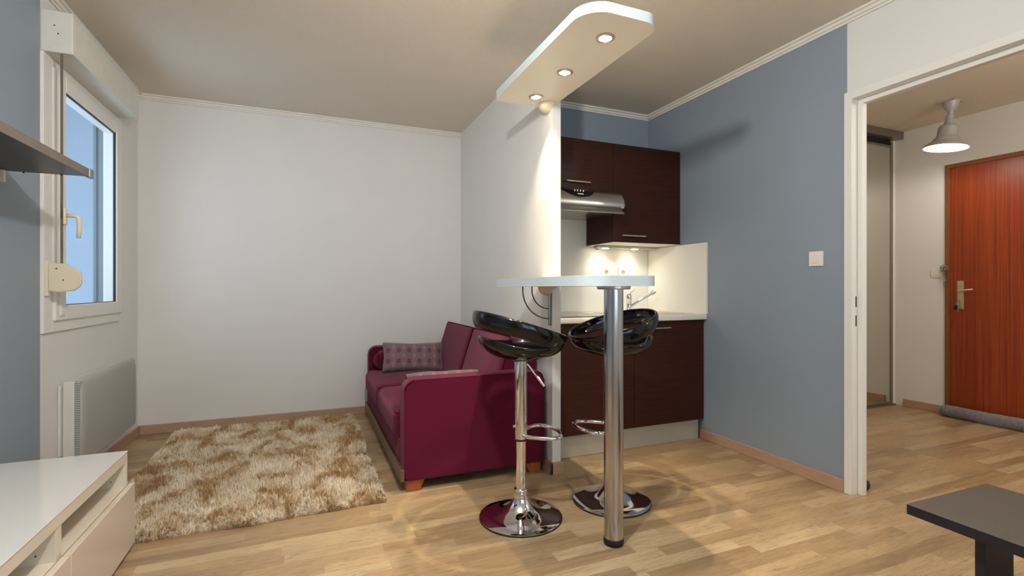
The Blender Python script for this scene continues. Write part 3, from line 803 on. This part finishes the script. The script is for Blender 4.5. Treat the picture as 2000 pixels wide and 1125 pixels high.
cabinet('base_cabinet', 'dark brown base cabinet in the corner, under the sink', 2.005, 2.600, 2.70, YK-.001, .145, .852, (2.085, 2.285), .805, g)
t = tag(obj('plinth', abox(PX1+.001, 2.585, 2.737, 2.755, .001, .143, .001), M['toe']), 'beige plinth board under the base cabinets', 'plinth')
obj('filler_panel', abox(PX1+.001, 1.404, 2.70, 2.72, .145, .852), M['wenge'], None)
f_ = bpy.data.objects['filler_panel']; tag(f_, 'narrow dark brown filler strip between base cabinet and partition', 'filler panel')
t = thing('worktop', 'white laminate kitchen worktop on the base cabinets', 'worktop', (1.985, 3.0, .853))
obj('slab', abox(PX1+.001-1.985, 2.608-1.985, 2.672-3, YK-.017-3, 0, .037, .008, 3), M['work'], t, smooth=True, auto=40)
tag(obj('splashback', abox(PX1+.001, 2.594, YK-.016, YK-.001, .891, 1.757), M['splash']), 'cream splashback panel on the kitchen back wall', 'splashback')
tag(obj('splashback', abox(2.594, 2.609, 2.668, YK-.017, .891, 1.398, .001), M['splash']), 'cream splashback panel on the blue side wall', 'splashback')
# hob
t = thing('hob', 'black glass hob set in the worktop behind the bar', 'hob', (1.70, 2.93, .8905))
bm = B(); prism(bm, rrect(-.29, .20, -.235, .235, .02, 5), 0, .005, .001)
obj('glass_plate', bm, M['hob'], t)
bm = B()
for (x, y, r) in ((-.16, -.1, .09), (-.16, .12, .07), (.07, -.1, .07), (.07, .12, .09)):
    lathe(bm, [(r-.003, .0052), (r, .0056), (r, .0052)], (x, y, 0), 36)
obj('heating_zone', bm, M['grey'], t)
# sink
t = thing('sink', 'cream inset sink in the worktop next to the side splashback', 'sink', (2.28, 2.96, .8905))
bm = B(); prism(bm, rrect(-.30, .29, -.215, .225, .03, 6), 0, .004, .001); obj('rim', bm, M['sink'], t)
bm = B(); prism(bm, rrect(.01, .26, -.17, .14, .05, 6), .0042, .0052); obj('bowl', bm, M['marble'], t)
bm = B()
for i in range(7): box(bm, -.26+.03*i, -.25+.03*i, -.17, .14, .004, .0065, .001)
obj('drainer_rib', bm, M['sink'], t)
t = thing('faucet', 'chrome mixer tap standing at the sink', 'faucet', (2.325, 3.20, .8945))
obj('body', lathe(B(), [(0, 0), (.026, 0), (.027, .004), (.024, .012), (.0215, .016), (.0215, .085), (.0235, .088), (.0235, .128), (.020, .134), (0, .135)], n=32), M['chrome'], t, smooth=True, auto=40)
obj('spout', tube(B(), [(.01, -.01, .035), (.045, -.035, .068), (.10, -.075, .112), (.145, -.108, .147)], [.011, .011, .0115, .012], n=16), M['chrome'], t, smooth=True, auto=40)
obj('nozzle', tube(B(), [(.135, -.101, .139), (.150, -.112, .151), (.160, -.119, .158)], [.016, .0175, .0165], n=20), M['chrome'], t, smooth=True, auto=50)
obj('lever', tube(B(), [(.0, 0, .132), (.012, -.004, .142), (.028, -.010, .158), (.042, -.014, .170)], [.006, .004, .0035, .0055], n=12), M['chrome'], t, smooth=True)
# sockets
for x, lab in ((2.185, 'white wall socket on the splashback, the one nearer the partition'), (2.345, 'white wall socket on the splashback, the one nearer the corner')):
    s = thing('wall_socket', lab, 'socket', (x, YK-.0165, 1.205), 0, 'kitchen sockets')
    bm = B(); prism(bm, rrect(-.041, .041, -.041, .041, .008, 4), 0, .009, .002); bm.transform(Matrix.Rotation(PI/2, 4, 'X'))
    obj('plate', bm, M['switch'], s, smooth=True, auto=30)
    bm = lathe(B(), [(.0205, .0), (.0205, .0095), (.0185, .0100), (.0185, .0092), (0, .0092)], n=28); bm.transform(Matrix.Rotation(PI/2, 4, 'X'))
    obj('socket_well', bm, M['toe'], s)
    bm = B()
    for dx_ in (-.009, .009): lathe(bm, [(0, 0), (.003, 0), (.003, .0103), (0, .0103)], (dx_, 0, 0), 10)
    lathe(bm, [(0, 0), (.0025, 0), (.0025, .014), (0, .014)], (0, .009, 0), 10)
    bm.transform(Matrix.Rotation(PI/2, 4, 'X')); obj('contact', bm, M['dark'], s)
# under cabinet light
t = thing('under_cabinet_light', 'slim metal light bar with two lit lamps under the tall wall cabinet', 'cabinet light', (2.30, 3.215, 1.4))
obj('bar', abox(-.27, .285, -.035, .035, -.018, 0, .003), M['satin'], t)
for x in (-.18, .09): obj('lamp', lathe(B(), [(0, -.0215), (.022, -.021), (.027, -.018), (0, -.018)], (x, 0, 0), 24), M['bulb'], t, smooth=True)['label'] = 'glowing lamp'
obj('cable', tube(B(), [(-.27, -.01, -.01), (-.285, -.01, -.02), (-.275, -.012, -.028), (-.25, -.012, -.026)], .003, n=8), M['rubber'], t, smooth=True)['label'] = 'short black cable end'
# cooker hood
t = thing('cooker_hood', 'stainless cooker hood under the short wall cabinet', 'cooker hood', (1.705, YK-.017, 1.60))
oy_ = YK-.017
prof = [(3.313, 1.757), (2.935, 1.757), (2.90, 1.752), (2.86, 1.735), (2.826, 1.705), (2.806, 1.672), (2.80, 1.645), (2.803, 1.628), (2.815, 1.620), (2.86, 1.612), (3.313, 1.600)]
def extr(prof, x0, x1, bevel=0):
    bm = B(); a = [bm.verts.new((x0, y-oy_, z-1.60)) for y, z in prof]; b = [bm.verts.new((x1, y-oy_, z-1.60)) for y, z in prof]
    fa = bm.faces.new(a); fb = bm.faces.new(list(reversed(b))); n = len(prof)
    for i in range(n): bm.faces.new((a[i], a[(i+1) % n], b[(i+1) % n], b[i]))
    if bevel:
        bmesh.ops.recalc_face_normals(bm, faces=bm.faces)
        es = list(fa.edges)+list(fb.edges)
        bmesh.ops.bevel(bm, geom=es, offset=bevel, segments=4, affect='EDGES')
    return bm
obj('hood_body', extr(prof, -.298, .298, .004), M['steel'], t, smooth=True, auto=35)
# pull-out visor under the front
vis = [(2.83, 1.618), (2.822, 1.612), (2.80, 1.594), (2.79, 1.582), (2.795, 1.580), (2.84, 1.590), (3.0, 1.600), (3.0, 1.606)]
obj('visor', extr(vis, -.285, .285), M['steel'], t)
# control panel: half moon on the curved front
bm = B(); N = 20; up_, lo_ = [], []
def surf(z):   # y on the hood profile for a height
    pr = prof[2:8]
    for (ya, za), (yb2, zb2) in zip(pr, pr[1:]):
        if za >= z >= zb2: return ya+(yb2-ya)*(za-z)/(za-zb2)
    return pr[0][0]
for i in range(N+1):
    q = i/N*2-1; x = -.045+q*.125+0.0
    zt = 1.730-.002*q; zl = zt-.052*(1-q*q)**.8-.001
    up_.append(bm.verts.new((x, surf(zt)-.0025-oy_, zt-1.60))); 
    zm = (zt+zl)/2
    lo_.append((bm.verts.new((x, surf(zm)-.0035-oy_, zm-1.60)), bm.verts.new((x, surf(zl)-.0025-oy_, zl-1.60))))
for i in range(N):
    bm.faces.new((up_[i], up_[i+1], lo_[i+1][0], lo_[i][0])); bm.faces.new((lo_[i][0], lo_[i+1][0], lo_[i+1][1], lo_[i][1]))
bmesh.ops.solidify(bm, geom=bm.faces[:], thickness=.002)
cp = obj('control_panel', bm, M['dark'], t); cp['label'] = 'black half moon control panel'
for i in range(4):
    x = -.075+i*.022; obj('button', abox(x-.003, x+.003, surf(1.722)-.009-oy_, surf(1.722)-.002-oy_, .116, .130, .001), M['satin'], cp)
bm = B()
for i in range(7): box(bm, -.062+i*.0062, -.0578+i*.0062, surf(1.70)-.0062-oy_, surf(1.70)-.0045-oy_, .0945, .0995)
obj('maker_mark', bm, M['satin'], cp)

# ================================================================ switches
def switch(label, loc, normal_rot):
    s = thing('light_switch', label, 'light switch', loc, normal_rot, 'light switches')
    bm = B(); prism(bm, rrect(-.041, .041, -.041, .041, .004, 3), 0, .009, .002); bm.transform(Matrix.Rotation(PI/2, 4, 'X')); obj('plate', bm, M['switch'], s, smooth=True, auto=30)
    bm = B(); box(bm, -.023, .023, -.0125, -.008, -.023, .023, .0015); obj('rocker', bm, M['switch'], s)
    return s
switch('white square light switch on the blue wall', (XR-.0005, 1.866, 1.238), -PI/2)
switch('white light switch in the hall beside the wooden door', (XH-.0005, 2.505, 1.208), -PI/2)

# ================================================================ hall
t = thing('closet_sliding_door', 'tall mirrored sliding closet door with grey metal track in the hall', 'mirror door', (3.85, YC, 0))
ox_ = 3.85; xa, xb = XR+.08-ox_, 4.985-ox_
obj('top_track', abox(xa, XH-.002-ox_, -.10, .03, 2.435, 2.498, .002), M['alu'], t)
obj('track_slot', abox(xa, xb-.03, -.02, .025, 2.385, 2.435), M['dark'], t)['label'] = 'dark gap under the track'
obj('bottom_track', abox(xa, XH-.016-ox_, -.045, .03, .001, .012, .002), M['alu'], t)
bm = B()
for (x0_, x1_) in ((xb-.028, xb), (3.80-ox_, 3.828-ox_)): box(bm, x0_, x1_, -.03, -.005, .012, 2.42, .003)
box(bm, 3.828-ox_, xb-.028, -.03, -.005, .012, .032, .003); box(bm, 3.828-ox_, xb-.028, -.028, -.007, 2.37, 2.39, .003)
obj('door_frame', bm, M['alu'], t)
obj('mirror', abox(3.828-ox_, xb-.028, -.022, -.015, .032, 2.37), M['mirror'], t)['label'] = 'mirror reflecting the hall'
obj('second_panel', abox(xa, 3.84-ox_, .0, .02, .012, 2.385), M['mirror'], t)
obj('side_post', abox(xb+.002, XH-.001-ox_, -.03, .02, .012, 2.435, .002), M['trimw'], t)
# wooden front door
d = struct('door_2', abox(XH-.006, XH+.03, DY0, DY1, .012, DZ-.0, .002), M['door'], 'reddish brown wooden entrance door')
bm = B(); box(bm, XH-.014, XH+.03, DY1, DY1+.034, 0, DZ+.034, .003); box(bm, XH-.014, XH+.03, DY0-.034, DY0, 0, DZ+.034, .003); box(bm, XH-.014, XH+.03, DY0, DY1, DZ, DZ+.034, .003)
M['dframe'] = mat('door_frame_wood', (128, 74, 38), .45, noise=(6, .12, (6, 6, 1)))
obj('door_frame', bm, M['dframe'], d)
hp = obj('handle_plate', abox(XH-.016, XH-.006, 2.312, 2.356, .90, 1.135, .003), M['brass'], d); hp['label'] = 'champagne coloured handle plate'
bm = tube(B(), [(XH-.012, 2.334, 1.052), (XH-.055, 2.334, 1.052), (XH-.062, 2.326, 1.053), (XH-.062, 2.23, 1.065)], .0065, n=12)
obj('door_handle', bm, M['brass'], hp, smooth=True)
obj('lock_cylinder', abox(XH-.026, XH-.016, 2.328, 2.342, .955, .985, .003), M['brass'], hp)
t = thing('key_bunch', 'bunch of keys hanging from the lock of the wooden door', 'keys', (XH-.027, 2.334, .965))
obj('key', abox(-.014, 0, -.002, .002, -.011, .011, .001), M['grey'], t)
bm = B(); ringp = [(-.012, .002+.013*math.cos(a), -.014+.013*math.sin(a)) for a in [2*PI*i/20 for i in range(20)]]; tube(bm, ringp, .0015, True, 8); obj('key_ring', bm, M['steel'], t, smooth=True)
obj('key_fob', softbox(.007, .013, .018, .006, T=Matrix.Translation((-.012, .020, -.052))), M['rubber'], t, smooth=True)['label'] = 'black key fob'
obj('hanging_key', abox(-.014, -.011, .0, .007, -.085, -.026, .001), M['steel'], t)
t = thing('door_chain', 'coiled silver chain lock hanging on the frame of the wooden door', 'door chain', (XH-.02, 2.437, 1.24))
bm = B(); lathe(bm, [(0, 0), (.018, 0), (.02, .004), (.016, .008), (0, .009)], n=20, M4=Matrix.Rotation(-PI/2, 4, 'Y')); obj('chain_mount', bm, M['steel'], t, smooth=True)
bm = B()
for k, (cy, cz, r, tl) in enumerate(((.004, .004, .026, .3), (-.006, -.002, .022, -.4), (.008, -.006, .018, .7), (-.003, .010, .021, -.8))):
    tube(bm, [(-.012-.004*k+.006*math.sin(a)*tl, cy+r*math.cos(a), cz+r*math.sin(a)) for a in [2*PI*i/22 for i in range(22)]], .0028, True, 8)
obj('chain_coil', bm, M['grey'], t, smooth=True)
bm = B()
for k in range(8):
    zc = -.032-.0165*k; rr = .010; fl = k % 2
    tube(bm, [(-.012+(rr*.5*math.cos(a) if fl else 0), (0 if fl else rr*.55*math.cos(a))+.004*math.sin(k*1.4), zc+rr*math.sin(a)) for a in [2*PI*i/14 for i in range(14)]], .0022, True, 6)
obj('chain_links', bm, M['grey'], t, smooth=True)
# draught excluder
bm = B(); N = 90; K = 26; rows = []
for i in range(N+1):
    y = 2.455-(2.455-1.42)*i/N; e = min(i, N-i)/3.5; rr = .047*min(1, math.sqrt(max(0.02, 1-(1-min(1, e))**2)))
    rows.append([bm.verts.new((4.950+(rr+random.uniform(-.0022, .0022))*math.cos(2*PI*k/K), y+random.uniform(-.002, .002), max(.001, .046+(rr+random.uniform(-.002, .002))*math.sin(2*PI*k/K)+.002*math.sin(y*14)))) for k in range(K)])
for a, b in zip(rows, rows[1:]):
    for k in range(K): bm.faces.new((a[k], a[(k+1) % K], b[(k+1) % K], b[k]))
bm.faces.new(rows[0]); bm.faces.new(rows[-1])
tag(obj('draught_excluder', bm, M['roll'], smooth=True), 'grey plush draught excluder roll along the bottom of the wooden door', 'draught excluder')
# door stop behind the jamb
t = thing('door_stop', 'small black door stop on the hall floor behind the doorway jamb', 'door stop', (2.742, 1.722, 0))
obj('dome', lathe(B(), [(0, .001), (.040, .001), (.047, .012), (.048, .030), (.042, .043), (.020, .046), (0, .047)], n=28), M['rubber'], t, smooth=True)
obj('cap', lathe(B(), [(0, .0475), (.028, .047), (.024, .056), (.008, .064), (0, .064)], n=20), M['switch'], t, smooth=True)['label'] = 'pale grey cap'
# hall pendant
t = thing('pendant_lamp', 'grey metal bell shaped ceiling lamp lit in the hall', 'ceiling lamp', (4.52, 2.165, 2.5))
obj('mount_plate', abox(-.065, .065, -.05, .05, -.010, 0, .002), M['lampm'], t)
obj('canopy_cup', lathe(B(), [(0, -.010), (.052, -.010), (.048, -.03), (.036, -.060), (.024, -.075), (.022, -.08), (0, -.08)], n=32), M['lampm'], t, smooth=True, auto=40)
TL = Matrix.Translation((-.004, 0, -.08)) @ Matrix.Rotation(math.radians(5), 4, 'X') @ Matrix.Rotation(math.radians(4), 4, 'Y')
st = obj('stem', lathe(B(), [(0, .005), (.020, 0), (.017, -.02), (.020, -.035), (.027, -.038), (.027, -.05), (.023, -.054), (.027, -.058), (.027, -.072), (.030, -.076), (.030, -.10), (0, -.102)], n=28, M4=TL), M['lampm'], t, smooth=True, auto=40)
outer = [(.0, -.095), (.030, -.096), (.045, -.104), (.060, -.118), (.062, -.135), (.063, -.185), (.070, -.200), (.080, -.208), (.084, -.220), (.100, -.238), (.124, -.254), (.137, -.272), (.138, -.276)]
inner = [(r-.003, z-.002) for r, z in reversed(outer[4:])]
obj('lamp_shade', lathe(B(), outer, n=48, M4=TL), M['lampm'], t, smooth=True, auto=40)
obj('shade_lining', lathe(B(), inner+[(.050, -.125), (0, -.122)], n=48, M4=TL), M['lampi'], t, smooth=True)['label'] = 'white lining of the shade'
obj('bulb', lathe(B(), [(0, -.20), (.016, -.205), (.018, -.225), (.030, -.245), (.036, -.265), (.032, -.285), (.018, -.298), (0, -.302)], n=24, M4=TL), M['hbulb'], t, smooth=True)['label'] = 'bright bulb'

t = thing('hall_fill_lamp', 'second hall ceiling lamp, unseen, added to brighten the hall', 'ceiling lamp', (3.55, .35, 2.5))  # unseen fixture added to go with the hall fill light
obj('ceiling_rose', lathe(B(), [(0, 0), (.05, 0), (.045, -.02), (0, -.025)], n=28), M['switch'], t, smooth=True, auto=40)
obj('cord', tube(B(), [(0, 0, -.02), (0, 0, -.30)], .004, n=8), M['switch'], t, smooth=True)
obj('socket', lathe(B(), [(0, -.29), (.018, -.29), (.02, -.33), (0, -.33)], n=20), M['switch'], t, smooth=True, auto=40)
# ================================================================ coffee table
t = thing('coffee_table', 'low dark speckled coffee table at the lower right', 'coffee table', (1.950, .521, 0), math.radians(-1.0))
obj('table_top', abox(-.222, .212, -.42, .42, .368, .40, .0025), M['tabtop'], t)
obj('edge_band', (lambda b: (box(b, -.2245, -.222, -.42, .42, .369, .3985), box(b, -.222, .212, .42, .4215, .369, .3985), box(b, .212, .2145, -.42, .42, .369, .3985), box(b, -.222, .212, -.4215, -.42, .369, .3985), b)[-1])(B()), M['tableg'], t)
for (x0_, y0_) in ((-.145, .262), (-.145, -.285), (.0, .262), (.0, -.285)):
    obj('leg', abox(x0_+ (0 if x0_ < 0 else .0), x0_+.150 if x0_ < 0 else x0_+.150, y0_, y0_+.024, 0, .368, .001), M['tableg'], t) if x0_ < 0 else None
obj('stretcher', abox(-.09, -.066, -.261, .262, .05, .15, .001), M['tableg'], t)

# ================================================================ room lamp (above and behind the frame)
t = thing('room_pendant', 'ceiling lamp of the room, above the camera', 'ceiling lamp', (LAMP[0], LAMP[1], 2.5))
obj('ceiling_rose', lathe(B(), [(0, 0), (.05, 0), (.045, -.02), (0, -.025)], n=28), M['switch'], t, smooth=True, auto=40)
obj('cord', tube(B(), [(0, 0, -.02), (0, 0, -.16)], .004, n=8), M['switch'], t, smooth=True)
obj('socket', lathe(B(), [(0, -.15), (.018, -.15), (.02, -.19), (0, -.19)], n=20), M['switch'], t, smooth=True, auto=40)
